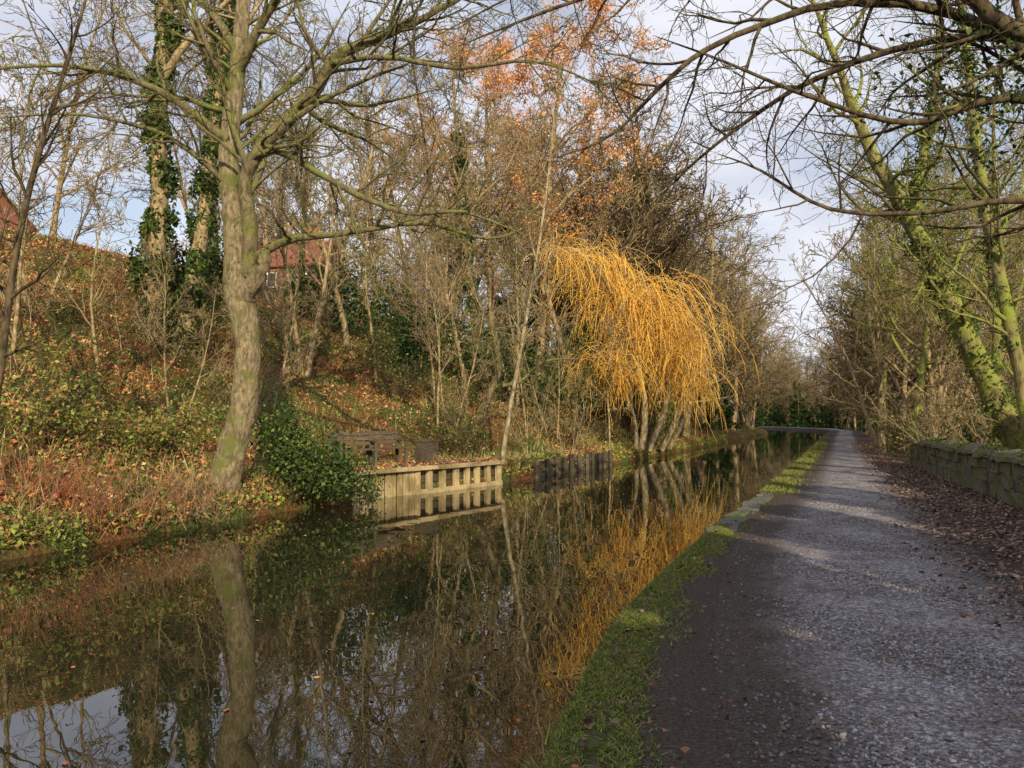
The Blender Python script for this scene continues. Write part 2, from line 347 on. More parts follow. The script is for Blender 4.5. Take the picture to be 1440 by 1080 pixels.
def blades(mb,x,y,z,h,w,cols,lean=.4):
    n=len(x); a=rs.uniform(0,6.28,n); d=np.stack([np.cos(a),np.sin(a),a*0],1)*w; hh=(h*rs.uniform(.5,1.4,n))[:,None]
    tip=np.stack([rs.normal(size=n)*lean,rs.normal(size=n)*lean,np.ones(n)],1)*hh
    P0=np.stack([x,y,z],1)
    V=np.stack([P0-d,P0+d,P0+tip+d*.15,P0+tip-d*.15],1)
    c=np.array(cols)[rs.randint(0,len(cols),n)]*rs.uniform(.7,1.3,(n,1))
    mb.add(V,np.arange(n*4).reshape(n,4),0,np.repeat(c,4,0))
GR_=[(.18,.22,.035),(.12,.15,.025),(.25,.28,.05),(.08,.10,.025),(.22,.18,.08)]
mb=MB()
n=75000; y=3+9*rs.uniform(0,1,n)**1.3; u=np.abs(rs.normal(0,.24,n)); pat=nz(R(y)*3+u*5,y,2.9)+nz(u*11,y*1.5,6.)*.7
k=(pat+rs.normal(size=n)*.2-u*1.1>-.42)&(u<.6+.15*np.sin(y*2.3)); x=R(y)+u+.01
blades(mb,x[k],y[k],np.zeros(k.sum())+.0,.015,.0042,GR_,1.2)
n=24000; y=17+40*rs.uniform(0,1,n)**1.4; x=R(y)+np.abs(rs.normal(0,.3,n)); k=nz(x,y,1.4)>-.45
blades(mb,x[k],y[k],np.zeros(k.sum()),.06,.013,GR_,.6)
n=2600; y=3+30*rs.uniform(0,1,n)**1.2; x=R(y)-.01+rs.normal(0,.03,n)
blades(mb,x,y,np.zeros(n)-.08,.07,.005,GR_+[(.12,.09,.03)],.9)
mb.obj('grass_verge',[M_litter])

mb=MB()
nc=1600; cx,cy=scatter_left(nc,8,60,20,1.5); g=nz(cx,cy,.55)
UG=[(.14,.2,.035),(.23,.28,.05),(.08,.12,.028),(.32,.33,.08)]; UB=[(.34,.19,.07),(.45,.27,.09),(.22,.17,.06),(.4,.31,.12)]
for i in range(nc):
    k=int(rs.uniform(22,50)); rr=rs.uniform(.25,.7); hh=rs.uniform(.15,.6)
    d=rs.normal(size=(k,3))*np.array([rr,rr,0]); px=cx[i]+d[:,0];py=cy[i]+d[:,1]; 
    px=np.minimum(px,L(py)-.05)
    pz=H(px,py)+hh*rs.uniform(0,1,k)*np.exp(-(d[:,0]**2+d[:,1]**2)/(rr*rr))
    leaves(mb,np.stack([px,py,pz],1),.09,UG if (g[i]+rs.normal()*.35)<.18 else UB,0,.6,flat=.2)
x,y=scatter_left(18000,8,45,14,1.5)
blades(mb,x,y,H(x,y),.3,.010,[(.4,.32,.14),(.28,.28,.08),(.18,.2,.04),(.46,.36,.18)],.6)
n=11000; y=8+55*rs.uniform(0,1,n)**1.5; x=L(y)+.08-np.abs(rs.normal(0,.3,n)); k=~((y>18.5)&(y<24.2)); x=x[k];y=y[k];n=len(x)
leaves(mb,np.stack([x,y,np.maximum(WATER,-.2+.35*np.clip(L(y)-x,0,1))+rs.uniform(0,.3,n)],1),.09,UG+UB[:2],0,.6,down=.3)
mb.obj('hillside_undergrowth',[M_litter]); tick('cover')

# ------------------------------------------------------------ stone edging & wall
def stonemat(name,a,b_,moss,ma):
    m,nt,b=newmat(name); co=objco(nt); n1=noise(nt,6,5,co,.75); n2=noise(nt,2.1,3,co); 
    r=ramp(nt,n1.outputs['Fac'],[(.3,a),(.7,b_)]); s=ramp(nt,n2.outputs['Fac'],[(.62-ma,(0,0,0)),(.72-ma,(1,1,1))])
    c=mix(nt,s.outputs['Color'],r.outputs['Color'],moss); nt.links.new(c,b.inputs['Base Color']); b.inputs['Roughness'].default_value=.92
    bump(nt,b,n1.outputs['Fac'],.9,.05); return m
M_stone=stonemat('gritstone',(.05,.042,.033),(.23,.195,.145),(.12,.14,.035),.14)
M_edge=stonemat('edging_stone',(.04,.037,.033),(.17,.16,.14),(.10,.13,.03),.12)
mb=MB(); y=9.0
while y<60:
    ln=random.uniform(.6,1.1); y2=y+ln*.92
    a=(float(R(y)),y);b=(float(R(y2)),y2); an=math.atan2(b[1]-a[1],b[0]-a[0])
    up=.03 if 11<y<17.5 else -.03
    wd=random.uniform(.28,.42) if 11<y<17.5 else .25
    box(mb,((a[0]+b[0])/2+.12+random.uniform(-.07,.07),(a[1]+b[1])/2,-.2+up+random.uniform(-.03,.03)),(ln*.93,wd,.42),an+random.uniform(-.06,.06),0,.022)
    y=y2
o=mb.obj('stone_edging',[M_edge],False)
bv=o.modifiers.new('b','BEVEL');bv.width=.03;bv.segments=2
mb=MB()
def wseg(y0,ln,off,z,hh,th,j=.012):
    xa=float(W(y0));xb=float(W(y0+ln*.94)); an=math.atan2(ln*.94,xb-xa)
    nx,ny=sin(an),-cos(an)
    box(mb,((xa+xb)/2+nx*off,y0+ln*.47+ny*off,z),(ln*.975,th,hh),an,0,j)
for c,(z0,hh) in enumerate([(.0,.3),(.3,.26),(.56,.24)]):
    y=-10+c*.37
    while y<27.0:
        ln=random.uniform(.4,.85); 
        wseg(y,ln,.2+random.uniform(-.03,.03),z0+hh/2,hh*.95,.42,.018); y+=ln*.94
y=-10.
while y<26.9:
    wseg(y,.5,.2,.39,.76,.34,0); y+=.47
y=-10.
while y<27:
    ln=random.uniform(.7,1.0); xa=float(W(y));xb=float(W(y+ln*.92)); an=math.atan2(ln*.92,xb-xa)
    k=9; th=np.linspace(0,pi,k); prof=np.stack([np.cos(th)*.27,np.sin(th)*.23],1); jz=random.uniform(-.02,.02)
    ds=np.array([cos(an),sin(an),0]);nn=np.array([sin(an),-cos(an),0]); c0=np.array([xa,y,.8+jz])+nn*.2
    V=[]
    for e in (0.01,.04,.5,ln-.05,ln-.02):
        sc=.9 if e in(.01,ln-.02) else 1
        for q in prof: V.append(c0+ds*e+nn*q[0]*sc+np.array([0,0,q[1]*sc])+rs.normal(size=3)*.01)
    F=[[i*k+j,i*k+j+1,(i+1)*k+j+1,(i+1)*k+j] for i in range(4) for j in range(k-1)]
    F+= [[e*k+j,e*k+j+1,e*k+k-2-j,e*k+k-1-j] for e in(0,4) for j in range(3)]
    F+= [[i*k,(i+1)*k,(i+1)*k+k-1,i*k+k-1] for i in range(4)]
    mb.add(V,F); y+=ln*.92
n=4500; yy=rs.uniform(9,27,n); k_=nz(yy,yy*.3,2.)>-.2; yy=yy[k_]; n=len(yy); off=rs.uniform(-.12,.5,n)
leaves(mb,np.stack([W(yy)+off,yy,np.where(off<0,rs.uniform(.3,1.,n),.8+.24*np.sqrt(np.clip(1-((off-.2)/.3)**2,0,1)))],1),.05,[(.10,.14,.03),(.17,.2,.04),(.06,.08,.02)],1,.7)
o=mb.obj('stone_wall',[M_stone,M_litter],False)

# ------------------------------------------------------------ timber landing stage
def woodmat(name,a,b_,sc=(2,2,14)):
    m,nt,b=newmat(name); co=objco(nt,sc); n1=noise(nt,3,4,co,.7); n2=noise(nt,1.2,3,objco(nt))
    r=ramp(nt,n1.outputs['Fac'],[(.3,a),(.7,b_)]); d=ramp(nt,n2.outputs['Fac'],[(.35,(.5,.5,.42)),(.6,(1,1,1))])
    nt.links.new(mix(nt,1.,r.outputs['Color'],d.outputs['Color'],'MULTIPLY'),b.inputs['Base Color']); b.inputs['Roughness'].default_value=.85
    bump(nt,b,n1.outputs['Fac'],.4,.01); return m
M_wood=woodmat('weathered_timber',(.32,.23,.11),(.66,.52,.28),(9,9,1.2)); M_woodd=woodmat('dark_timber',(.03,.025,.02),(.10,.08,.055))
M_woodm=woodmat('damp_timber',(.05,.04,.025),(.17,.13,.08))
A=np.array([-3.75,18.7]);B=np.array([-.35,23.8]); D=B-A;ln=np.linalg.norm(D);D/=ln;an=math.atan2(D[1],D[0]);nn=np.array([-D[1],D[0]])
dk=empty('landing_stage',(A[0],A[1],0))
def child(mb,name,mats,parent,smooth=False,bev=.008):
    me=mb.mesh(name,mats,smooth); o=place(name,me,tuple(-np.array(parent.location)),0,1,parent)
    if bev: b=o.modifiers.new('b','BEVEL');b.width=bev;b.segments=1
    return o
def at(t,o,z): p=A+D*t+nn*o; return (p[0],p[1],z)
mb=MB(); t=.0; xs_=ln*.36
while t<xs_:
    box(mb,at(t+.11,.05+random.uniform(-.025,.025),-.14),(.18,.05,.82+random.uniform(-.03,.03)),an,0,.004); t+=.22
child(mb,'sheet_boards',[M_wood],dk)
mb=MB(); box(mb,at(xs_/2,.12,-.14),(xs_,.03,.78),an,0,.002)
for k,z in enumerate((-.42,-.2,0.02,.19)): 
    box(mb,at((ln+xs_)/2,.16,z),(ln-xs_,.04,.205 if k<3 else .12),an,0,.003)
child(mb,'facing_boards',[M_woodm],dk)
mb=MB(); t=xs_+.1
while t<ln:
    box(mb,at(t,.03,-.2),(.17,.13,.96),an,0,.01); t+=random.uniform(.48,.62)
child(mb,'posts',[M_wood],dk)
mb=MB(); box(mb,at(ln*.25,-.01,.32),(ln*.5,.22,.11),an,0,.006); box(mb,at(ln*.76,-.01,.315),(ln*.5-.03,.22,.11),an,0,.006)
child(mb,'cap_beam',[M_wood],dk)
mb=MB(); box(mb,at((ln+xs_)/2,-.06,-.3),(ln-xs_,.05,.13),an,0,.002)
child(mb,'waling',[M_wood],dk)
mb=MB()
for side in (0,ln):
    for z in (-.42,-.21,0.0,.17):
        box(mb,at(side,1.3,z),(.05,2.2,.19),an,0,.003)
child(mb,'side_boards',[M_woodm],dk)
mb=MB(); o_=.2
while o_<2.6:
    box(mb,at(ln/2,o_+.07,.345+random.uniform(-.004,.004)),(ln-.02,.135,.035),an,0,.002); o_+=.15
child(mb,'deck_boards',[M_woodd],dk)
mb=MB(); pp=np.array([at(rs.uniform(0,ln),rs.uniform(-.08,2.6),.385) for _ in range(1300)]); leaves(mb,pp,.08,DEAD,0,.7,flat=.8); child(mb,'fallen_leaves',[M_litter],dk,False,0)

def bench(loc,rz,w=1.5,name='wooden_bench'):
    e=empty(name,loc); e.rotation_euler=(0,0,rz)
    def ch(nm,parts):
        mb=MB()
        for c,s,t in parts: box(mb,c,s,0,0,0,t)
        o=place(nm,mb.mesh(nm,[M_woodm],False),(0,0,0),0,1,e); b=o.modifiers.new('b','BEVEL');b.width=.006
    ch('seat',[((0,-.2+i*.12,.45),(w,.1,.04),0) for i in range(4)])
    ch('backrest',[((0,.24+.03*i,.6+.13*i),(w,.03,.1),-.2) for i in range(3)])
    ch('legs',[((sx*(w/2-.1),-.2,.22),(.08,.08,.44),0) for sx in(-1,1)]+[((sx*(w/2-.1),.24,.45),(.08,.07,.9),-.12) for sx in(-1,1)])
    ch('armrests',[((sx*(w/2-.1),.0,.66),(.08,.52,.04),0) for sx in(-1,1)]+[((sx*(w/2-.1),-.2,.55),(.07,.07,.2),0) for sx in(-1,1)])
bench(at(1.3,1.3,.365),an-.5,1.2)
bench(at(2.75,1.5,.365),an-.2,1.2)
mb=MB(); 
for i in range(5): box(mb,(-.2+.1*i,-.22,.3),(.092,.03,.6),0,0,.002); box(mb,(-.2+.1*i,.22,.3),(.092,.03,.6),0,0,.002)
box(mb,(0,0,.3),(.5,.4,.56),0); box(mb,(0,0,.62),(.56,.52,.05),0)
place('wooden_planter_box',mb.mesh('wooden_planter_box',[M_woodm],False),at(4.1,1.2,.365),an)
mb=MB()
yy=26.2
while yy<33.5:
    x0=float(L(yy)); box(mb,(x0+.12,yy,-.2),(.13,.13,.9+random.uniform(-.1,.1)),.4,0,.015); yy+=random.uniform(.55,.9)
for a_,b_ in ((26.2,27.6),(27.6,29.5),(29.5,31.5),(31.5,33.4)):
    xa,xb=float(L(a_)),float(L(b_)); l_=math.hypot(xb-xa,b_-a_); aa=math.atan2(b_-a_,xb-xa)
    for z in(-.28,-.08,.1): box(mb,((xa+xb)/2+.03,(a_+b_)/2,z),(l_,.05,.17),aa,0,.008)
mb.obj('timber_piling',[M_woodm],False)

# ------------------------------------------------------------ brick houses
mB,ntB,bB=newmat('red_brick'); br=N(ntB,'ShaderNodeTexBrick'); br.inputs['Scale'].default_value=4; br.inputs['Color1'].default_value=(.4,.12,.06,1);br.inputs['Color2'].default_value=(.3,.09,.05,1);br.inputs['Mortar'].default_value=(.28,.14,.09,1)
ntB.links.new(objco(ntB),br.inputs['Vector']); ntB.links.new(br.outputs['Color'],bB.inputs['Base Color']); bB.inputs['Roughness'].default_value=.9
mR,ntR,bR=newmat('roof_tile'); nr=noise(ntR,5,5,objco(ntR,(1,1,6))); rr_=ramp(ntR,nr.outputs['Fac'],[(.3,(.16,.07,.045)),(.7,(.3,.12,.08))]); ntR.links.new(rr_.outputs['Color'],bR.inputs['Base Color']); bR.inputs['Roughness'].default_value=.95; bR.inputs['Specular IOR Level'].default_value=.1
mF,ntF,bF=newmat('white_frame'); bF.inputs['Base Color'].default_value=(.8,.8,.78,1)
mG,ntG,bG=newmat('window_glass'); bG.inputs['Base Color'].default_value=(.03,.035,.04,1); bG.inputs['Roughness'].default_value=.05
def house(x,y,w,d,hh,rz):
    z=h1(x,y)-.5; e=empty('brick_house',(x,y,z)); e.rotation_euler=(0,0,rz)
    def ch(nm,mb,mat): place(nm,mb.mesh(nm,[mat],False),(0,0,0),0,1,e)
    mb=MB(); box(mb,(0,0,hh/2),(w,d,hh)); mb.add([(-w/2,-d/2,hh),(-w/2,d/2,hh),(-w/2,0.01,hh+2.4),(-w/2,-.01,hh+2.4)],[[0,1,2,3]]); mb.add([(w/2,-d/2,hh),(w/2,d/2,hh),(w/2,.01,hh+2.4),(w/2,-.01,hh+2.4)],[[0,1,2,3]]); ch('walls',mb,mB)
    mb=MB(); t=math.atan2(2.4,d/2); sl=math.hypot(2.4,d/2)+.5
    for s in(-1,1): box(mb,(0,s*(d/4+.1),hh+1.15),(w+.5,sl,.12),0,0,0,-s*t)
    box(mb,(0,0,hh+2.5),(w+.5,.25,.15)); ch('roof',mb,mR)
    mb=MB(); box(mb,(w*.3,0,hh+2.9),(.9,.6,1.6)); ch('chimney',mb,mB)
    mb=MB();mg=MB()
    for fx in(-.3,0,.3):
        for fz in(1.7,4.2):
            box(mb,(fx*w,-d/2-.02,fz),(1.5,.06,1.2)); box(mg,(fx*w-.35,-d/2-.055,fz),(.6,.03,1.0)); box(mg,(fx*w+.35,-d/2-.055,fz),(.6,.03,1.0))
    ch('window_frames',mb,mF); ch('window_glass',mg,mG)
house(-18.7,64,8,7,5.4,-.1); house(-37.6,50,9,7,5.2,-.25)
tick('built things')

# ------------------------------------------------------------ hero sycamore
mb=MB();out={}
PT=dict(BASE); PT['seg']=[9,6,4,3,2]; PT['ang']=[55,45,45,42]; PT['up']=[.0,.03,.02,0,0]; PT['wob']=[.1,.18,.22,.25,.3]; PT['n']=[10,6,4,3]
tr=[(-5.95,16,-.15),(-5.85,16,.45),(-5.62,16,1.3),(-5.46,16,2.1),(-5.44,16,3.2),(-5.62,16,4.3),(-5.64,16,4.8)]
q,r=limb(mb,out,tr,[.46,.32,.28,.26,.25,.30,.26],sides=36,k=12,rough=.06)
ivy(mb,q,r,420,.05,.07,1,0,.35)
for an_ in (0.3,1.4,2.6,3.7,4.6,5.5):
    limb(mb,out,[(-5.93,16,.35),(-5.93+.32*cos(an_),16+.32*sin(an_),.12),(-5.93+.75*cos(an_),16+.75*sin(an_),-.18)],[.17,.11,.04],sides=8)
lA=[(-5.68,16,4.4),(-5.72,16,5.5),(-5.92,16.1,7.0),(-5.85,16.2,8.4),(-5.75,16.3,10.2),(-5.6,16.4,13),(-5.2,16.3,17)]
limb(mb,out,lA,[.25,.23,.2,.18,.15,.1,.02],sides=20,kids=26,klen=3.6,t0=.18,P=PT,rmin=.006,k=8,rough=.05)
lB=[(-5.45,15.95,4.5),(-5.33,15.8,5.4),(-5.42,15.7,6.5),(-4.9,15.6,7.3),(-4.1,15.5,8.1),(-3.4,15.3,8.9),(-2.4,15.1,9.2),(-1.1,14.8,9.7),(.4,14.5,10.6)]
limb(mb,out,lB,[.2,.15,.13,.14,.13,.11,.08,.05,.015],sides=12,kids=28,klen=3.2,t0=.25,P=PT,m=2,rough=.06)
limb(mb,out,[(-5.3,15.9,4.9),(-4.5,15.7,5.25),(-3.5,15.5,5.3),(-1.8,15.2,5.45),(-.5,15,5.1),(.3,14.9,5.3)],[.1,.08,.06,.045,.03,.01],sides=8,kids=16,klen=1.6,t0=.2,P=PT,m=2,rough=.06)
limb(mb,out,[(-5.0,15.6,7.1),(-4.3,15.2,6.75),(-3.3,14.9,6.1),(-2.0,14.6,5.5),(-.9,14.4,5.45),(.2,14.2,5.0)],[.09,.07,.06,.045,.03,.01],sides=8,kids=18,klen=1.8,t0=.15,P=PT,m=2,rough=.06)
limb(mb,out,[(-5.45,15.9,4.1),(-5.1,15.6,4.5),(-4.93,15.5,4.75),(-4.98,15.45,5.05)],[.2,.15,.13,.10],sides=12,rough=.06)
limb(mb,out,[(-5.9,16,7.4),(-7.2,15.6,8.3),(-8.8,15.2,8.6),(-10.6,14.8,8.3)],[.1,.07,.045,.01],sides=8,kids=16,klen=2.4,t0=.15,P=PT,m=2)
limb(mb,out,[(-5.85,16,6.4),(-6.8,15.4,7.2),(-8.3,14.9,7.5),(-10,14.4,7.2)],[.07,.05,.03,.01],sides=6,kids=14,klen=2.0,t0=.15,P=PT,m=2)
limb(mb,out,[(-5.8,16.2,8.9),(-4.6,15.4,10.3),(-2.8,14.6,11.2),(0,13.8,11.3)],[.1,.08,.05,.01],sides=8,kids=16,klen=2.6,t0=.15,P=PT,m=2)
limb(mb,out,[(-3.6,15.3,8.7),(-2.4,14.6,8.5),(-1,14,8.0),(.4,13.5,7.9),(1.6,13.2,7.3)],[.07,.05,.04,.025,.008],sides=8,kids=18,klen=2.0,t0=.1,P=PT,m=2)
limb(mb,out,[(-5.8,16.2,9.4),(-7,17,11),(-8.5,17,12)],[.1,.07,.02],sides=8,kids=10,klen=2.6,t0=.15,P=PT)
emit(mb,out,2); 
tp=tips(out,[2,3]); tp=tp[rs.randint(0,len(tp),900)]
leaves(mb,tp+rs.normal(size=tp.shape)*.04,.07,[(.16,.18,.03),(.24,.22,.05),(.14,.08,.03)],1,.5,down=.3)
mb.obj('sycamore_tree',[M_bark_main,M_leaf,M_bark_fork]); tick('sycamore')

# ------------------------------------------------------------ generic trees
def bare(name,Ht=17,stems=1,r=.22,P=BASE,maxlv=4,rmin=.011,bk=None,ivyn=0,leafn=0,lc=None,ls=.12,lean=.08,seed=0,raw=False,lj=.06):
    random.seed(seed); mb=MB();out={}
    for s in range(stems):
        a=random.uniform(0,6.28); k=lean+(.14 if stems>1 else 0)
        grow(out,(cos(a)*.2*(stems>1),sin(a)*.2*(stems>1),-.4),vn((cos(a)*k,sin(a)*k,1)),Ht*random.uniform(.8,1.05),r*(1 if stems==1 else .7),0,P,maxlv,rmin)
    emit(mb,out,0)
    if ivyn:
        for q,rr in out[0]: ivy(mb,q,rr,ivyn//stems,.45,.2,1,0,.75)
    if leafn:
        tp=tips(out,[3,4]); tp=tp[rs.randint(0,len(tp),leafn)]; leaves(mb,tp+rs.normal(size=tp.shape)*lj,ls,lc,1,.6,down=.2)
    return mb if raw else mb.mesh(name,[bk or M_bark,M_leaf])
Pn=dict(BASE); Pn['n']=[15,6,5,4]; Pn['t0']=[.35,.2,.15,.1]; Pn['ang']=[42,42,45,42]; Pn['len']=[.34,.5,.5,.5]
P2=dict(Pn); P2['n']=[10,6,5,4]; P3=dict(Pn); P3['n']=[9,5,4,4]; P3['t0']=[.22,.2,.15,.1]
Pl=dict(Pn); Pl['t0']=[.15,.15,.15,.1]; Pl['n']=[20,6,5,4]
var=[bare('bare_tree_a',18,1,.24,BASE,seed=1,rmin=.014),bare('bare_tree_b',17,2,.24,P2,seed=2,bk=M_bark_d,rmin=.014),bare('bare_tree_c',19,1,.2,Pl,seed=3,rmin=.014),
     bare('bare_tree_d',15,3,.22,P3,seed=4,rmin=.014),bare('bare_tree_e',18,1,.26,BASE,seed=5,bk=M_bark_moss,rmin=.014)]
ivt=[bare('ivy_tree_a',22,1,.34,Pn,seed=6,ivyn=6500),bare('ivy_tree_b',20,2,.3,P2,seed=7,ivyn=6500)]
Ps=dict(seg=[5,4,3,2,2],wob=[.12,.2,.22,.25,.25],up=[.04,.02,.0,0,0],n=[7,5,3,3],t0=[.2,.15,.1,.1],ang=[38,40,42,42],len=[.45,.5,.5,.5])
shr=[bare('shrub_a',3.2,6,.035,Ps,3,.008,lean=.35,seed=8,leafn=250,lc=[(.4,.26,.1),(.3,.3,.08)],ls=.08),bare('shrub_b',4.5,4,.045,Ps,3,.008,lean=.25,seed=9),bare('shrub_c',2.3,7,.025,Ps,3,.008,bk=M_bark_d,lean=.5,seed=10,leafn=350,lc=UG,ls=.1)]
sap=[bare('sapling_a',8,1,.06,Pn,3,.009,seed=12),bare('sapling_b',7,2,.07,Pn,3,.009,seed=13)]
def T(name,me,x,y,sc=1,rz=None,dz=0,parent=None,tilt=(0,0)):
    return place(name,me,(x,y,h1(x,y)+dz),random.uniform(0,6.28) if rz is None else rz,sc,parent,tilt)
random.seed(5)
for x,y,v,s in [(-19,32,2,.62),(-13,34,0,.8),(-9,38,2,.85),(-5,44,1,.95),(-1,41,0,.8),(2,47,2,1.0),(-16,40,1,.7),(-7.2,27,3,.62),(4,54,0,1.),(-27,30,2,.6),(6.5,58,1,1.1),(-2,34,2,.55),
    (-11,30,3,.6),(-6.5,31,2,.62),(-3.5,39,3,.85),(-8,46,0,.9),(-4,52,3,1.),(0.3,36,3,.6),(3.4,41,2,.85),(1,59,2,1.1),(7.6,52,3,1.1),(-9.6,35,4,.6),(12.6,57,2,1.1)]:
    T('bare_tree',var[v],x,y,s)
for x,y,v,s in [(-11.2,24.3,0,.95),(9.6,50,0,1.12),(11.2,54,1,1.15),(2,45,1,.9),(-1.5,38,0,.75)]:
    T('ivy_clad_tree',ivt[v],x,y,s)
T('ivy_clad_tree',ivt[0],-10.1,24.0,.8,2.)
for x,y,v,s in [(-2.6,27.5,0,.8),(-2.2,28.5,1,.9),(-2.9,30,0,1),(-9.5,18,0,.8),(-8.3,19.5,1,.7),(.6,31,0,.9),(1.8,33,1,.8),(-12.2,19,0,1.),(-13.5,22,1,1.1),(-10.6,15.5,0,1.1),(4.6,37,0,.9),(-5,29,0,1.1),(-4.2,33,1,1.2),(-7,22.5,1,.8)]:
    T('sapling_tree',sap[v],x,y,s)
for i in range(64):
    y=random.uniform(11,48)**1.0; s=random.uniform(.6,15); x=float(L(y))-s
    if 18<y<25 and s<4: continue
    if abs(x+5.9)<1.3 and abs(y-15)<2: continue
    T('hazel_shrub',shr[random.choice([0,1,2])],x,y,random.uniform(.5,.95))
mb=MB();out={}
limb(mb,out,[(-.35,25,0),(-.05,25,2),(.35,25,4.2),(.75,25,6.5),(1.15,25,9.3),(1.4,25,12)],[.09,.07,.06,.05,.035,.01],sides=8,kids=22,klen=1.8,t0=.35,P=PT,rmin=.007); emit(mb,out); mb.obj('birch_tree',[M_bark_w])
mb=MB();out={}
z0=h1(-1.4,29)
limb(mb,out,[(-1.5,29,z0-.2),(-.9,29,z0+1.2),(-.5,29,z0+2.4),(-.6,29,z0+3.4),(-.2,29,z0+4.6)],[.17,.14,.12,.09,.05],kids=12,klen=1.8,t0=.4,P=PT)
limb(mb,out,[(-.7,29,z0+1.7),(.3,28.8,z0+1.9),(1.2,28.6,z0+2.6),(2.3,28.4,z0+2.7)],[.09,.07,.05,.02],kids=10,klen=1.4,t0=.2,P=PT)
emit(mb,out); mb.obj('alder_tree',[M_bark_fork])
mb=MB();out={}
limb(mb,out,[(-8.0,12,.5),(-7.9,12,2),(-7.7,12,4),(-7.4,12,5.6),(-6.9,12,7.4),(-6.5,12,9)],[.07,.06,.055,.045,.03,.01],sides=8,kids=24,klen=1.8,t0=.25,P=PT,rmin=.005); emit(mb,out); mb.obj('sapling_tree',[M_bark_d])

OR=[(.8,.32,.09),(.85,.42,.15),(.66,.25,.08),(.8,.48,.18)]
be=bare('beech_tree_mesh',21,1,.3,BASE,4,.014,leafn=13000,lc=OR,ls=.16,seed=21,lj=.22)
T('beech_tree',be,1.4,41,1.0); T('beech_tree',be,-1.2,50,1.0); tick('trees')

# ------------------------------------------------------------ willow
mb=MB();out={}
for pts,r_ in [([(6.6,40,0),(6.8,40,2),(6.3,40,5),(5.2,39.8,8.0),(3.4,39.6,10.2),(1.9,39.5,10.2)],[.2,.17,.14,.11,.07,.02]),
    ([(7.0,40.2,0),(7.9,40,2.6),(7.8,39.8,5),(6.9,39.6,8),(6.4,39.3,9.6)],[.18,.15,.12,.08,.02]),
    ([(8.0,42,0),(9.0,41.3,2.6),(9.2,41,5),(8.8,40.6,7),(8.6,40,7.6)],[.18,.15,.11,.08,.02]),
    ([(8.7,43.5,0),(9.8,43,2.4),(10.2,42.4,4.5),(9.6,41.5,6.2)],[.15,.12,.09,.02]),
    ([(6.2,39.3,0),(6.1,39,1.6),(5.4,38.6,3.4),(4.7,38,4.7)],[.13,.10,.08,.02])]:
    limb(mb,out,pts,r_,sides=10,kids=16,klen=2.6,t0=.35,P=PT,rmin=.012,maxlv=2)
emit(mb,out)
heads=[]
for i in range(160):
    x=1.6+7.6*rs.uniform()**.75; zt=np.interp(x,[1.6,3,5.2,6.8,8.2,9.2],[10.6,11.0,9.8,8.6,7.2,5.8]); 
    if x<4.6 and rs.uniform()<.5: continue
    z=zt-abs(rs.normal())*2.1*(1 if x>4.5 else .6); yy=40+rs.normal()*1.6
    heads.append((x,yy,max(z,3.8)))
for i in range(18): heads.append((rs.uniform(3.4,5.6),38+rs.normal()*.6,rs.uniform(3.7,4.8)))
pls=[];lp=[]
for (hx,hy,hz) in heads:
    k=int(rs.uniform(7,22)); Lm=rs.uniform(1.0,3.5)
    ox=rs.normal()*.35+.15; oy=rs.normal()*.4
    for j in range(k):
        p=np.array([hx,hy,hz])+rs.normal(size=3)*np.array([.45,.45,.35]); d=np.array([ox+rs.normal()*.5,oy+rs.normal()*.5,.35+rs.normal()*.35]); d/=np.linalg.norm(d)
        ll=Lm*rs.uniform(.5,1.35); st=ll/5; pts=[p]
        for s in range(5):
            d=d+np.array([rs.normal()*.13+.01,rs.normal()*.1,-.55]); d/=np.linalg.norm(d); p=p+d*st; 
            if p[2]<.1: p=np.array([p[0],p[1],.1])
            pts.append(p)
        pls.append((pts,[.013]*5+[.006])); lp+=pts[1:]
WC=[(.85,.46,.07),(.9,.56,.12),(.76,.37,.05),(.8,.56,.16)]
for c in range(4): tubes(mb,pls[c::4],3,2,WC[c])
lp=np.array(lp); lp=lp[rs.randint(0,len(lp),12000)]+rs.normal(size=(12000,3))*.10
leaves(mb,lp,.11,WC+[(.8,.6,.17)],1,.24,down=.9)
mb.obj('weeping_willow',[M_bark_w,M_leaf,M_litter]); tick('willow')

# ------------------------------------------------------------ leafy bushes
def bush(name,loc,rad,n,size,cols,asp=.55,lumps=9):
    mb=MB(); c=rs.normal(size=(lumps,3))*np.array(rad)*.45; c[:,2]=np.abs(c[:,2])+.2*rad[2]
    i=rs.randint(0,lumps,n); d=norm(rs.normal(size=(n,3))); rr=rs.uniform(.35,1,n)[:,None]**.5
    p=c[i]+d*rr*np.array(rad)*.5*rs.uniform(.7,1.25,(n,1)); p[:,2]=np.maximum(p[:,2],-.2)
    leaves(mb,p,size,cols,1,asp)
    out={}
    for k in range(14):
        e=c[k%lumps]; limb(mb,out,[(e[0]*.15,e[1]*.15,-.2),tuple(e*.6),tuple(e+rs.normal(size=3)*.2)],[.03,.02,.008],sides=5)
    return place(name,mb.mesh(name,[M_bark_d,M_leaf]),loc)
HOL=[(.03,.065,.017),(.06,.105,.022),(.10,.15,.035),(.04,.08,.022)]
bush('rhododendron_bush',(-4.75,16.9,.1),(1.0,.8,1.35),3800,.1,HOL+[(.17,.21,.045)],lumps=14)
bush('rhododendron_bush',(-4.0,17.6,-.1),(.9,.5,.7),1900,.09,HOL+[(.17,.21,.045)])
bush('ivy_bush',(-6.9,13.9,-.1),(.9,.5,.5),1300,.08,UG)
bush('ivy_bush',(-7.6,11.3,-.3),(1.1,.5,.4),1500,.07,UG+[(.3,.32,.1)])
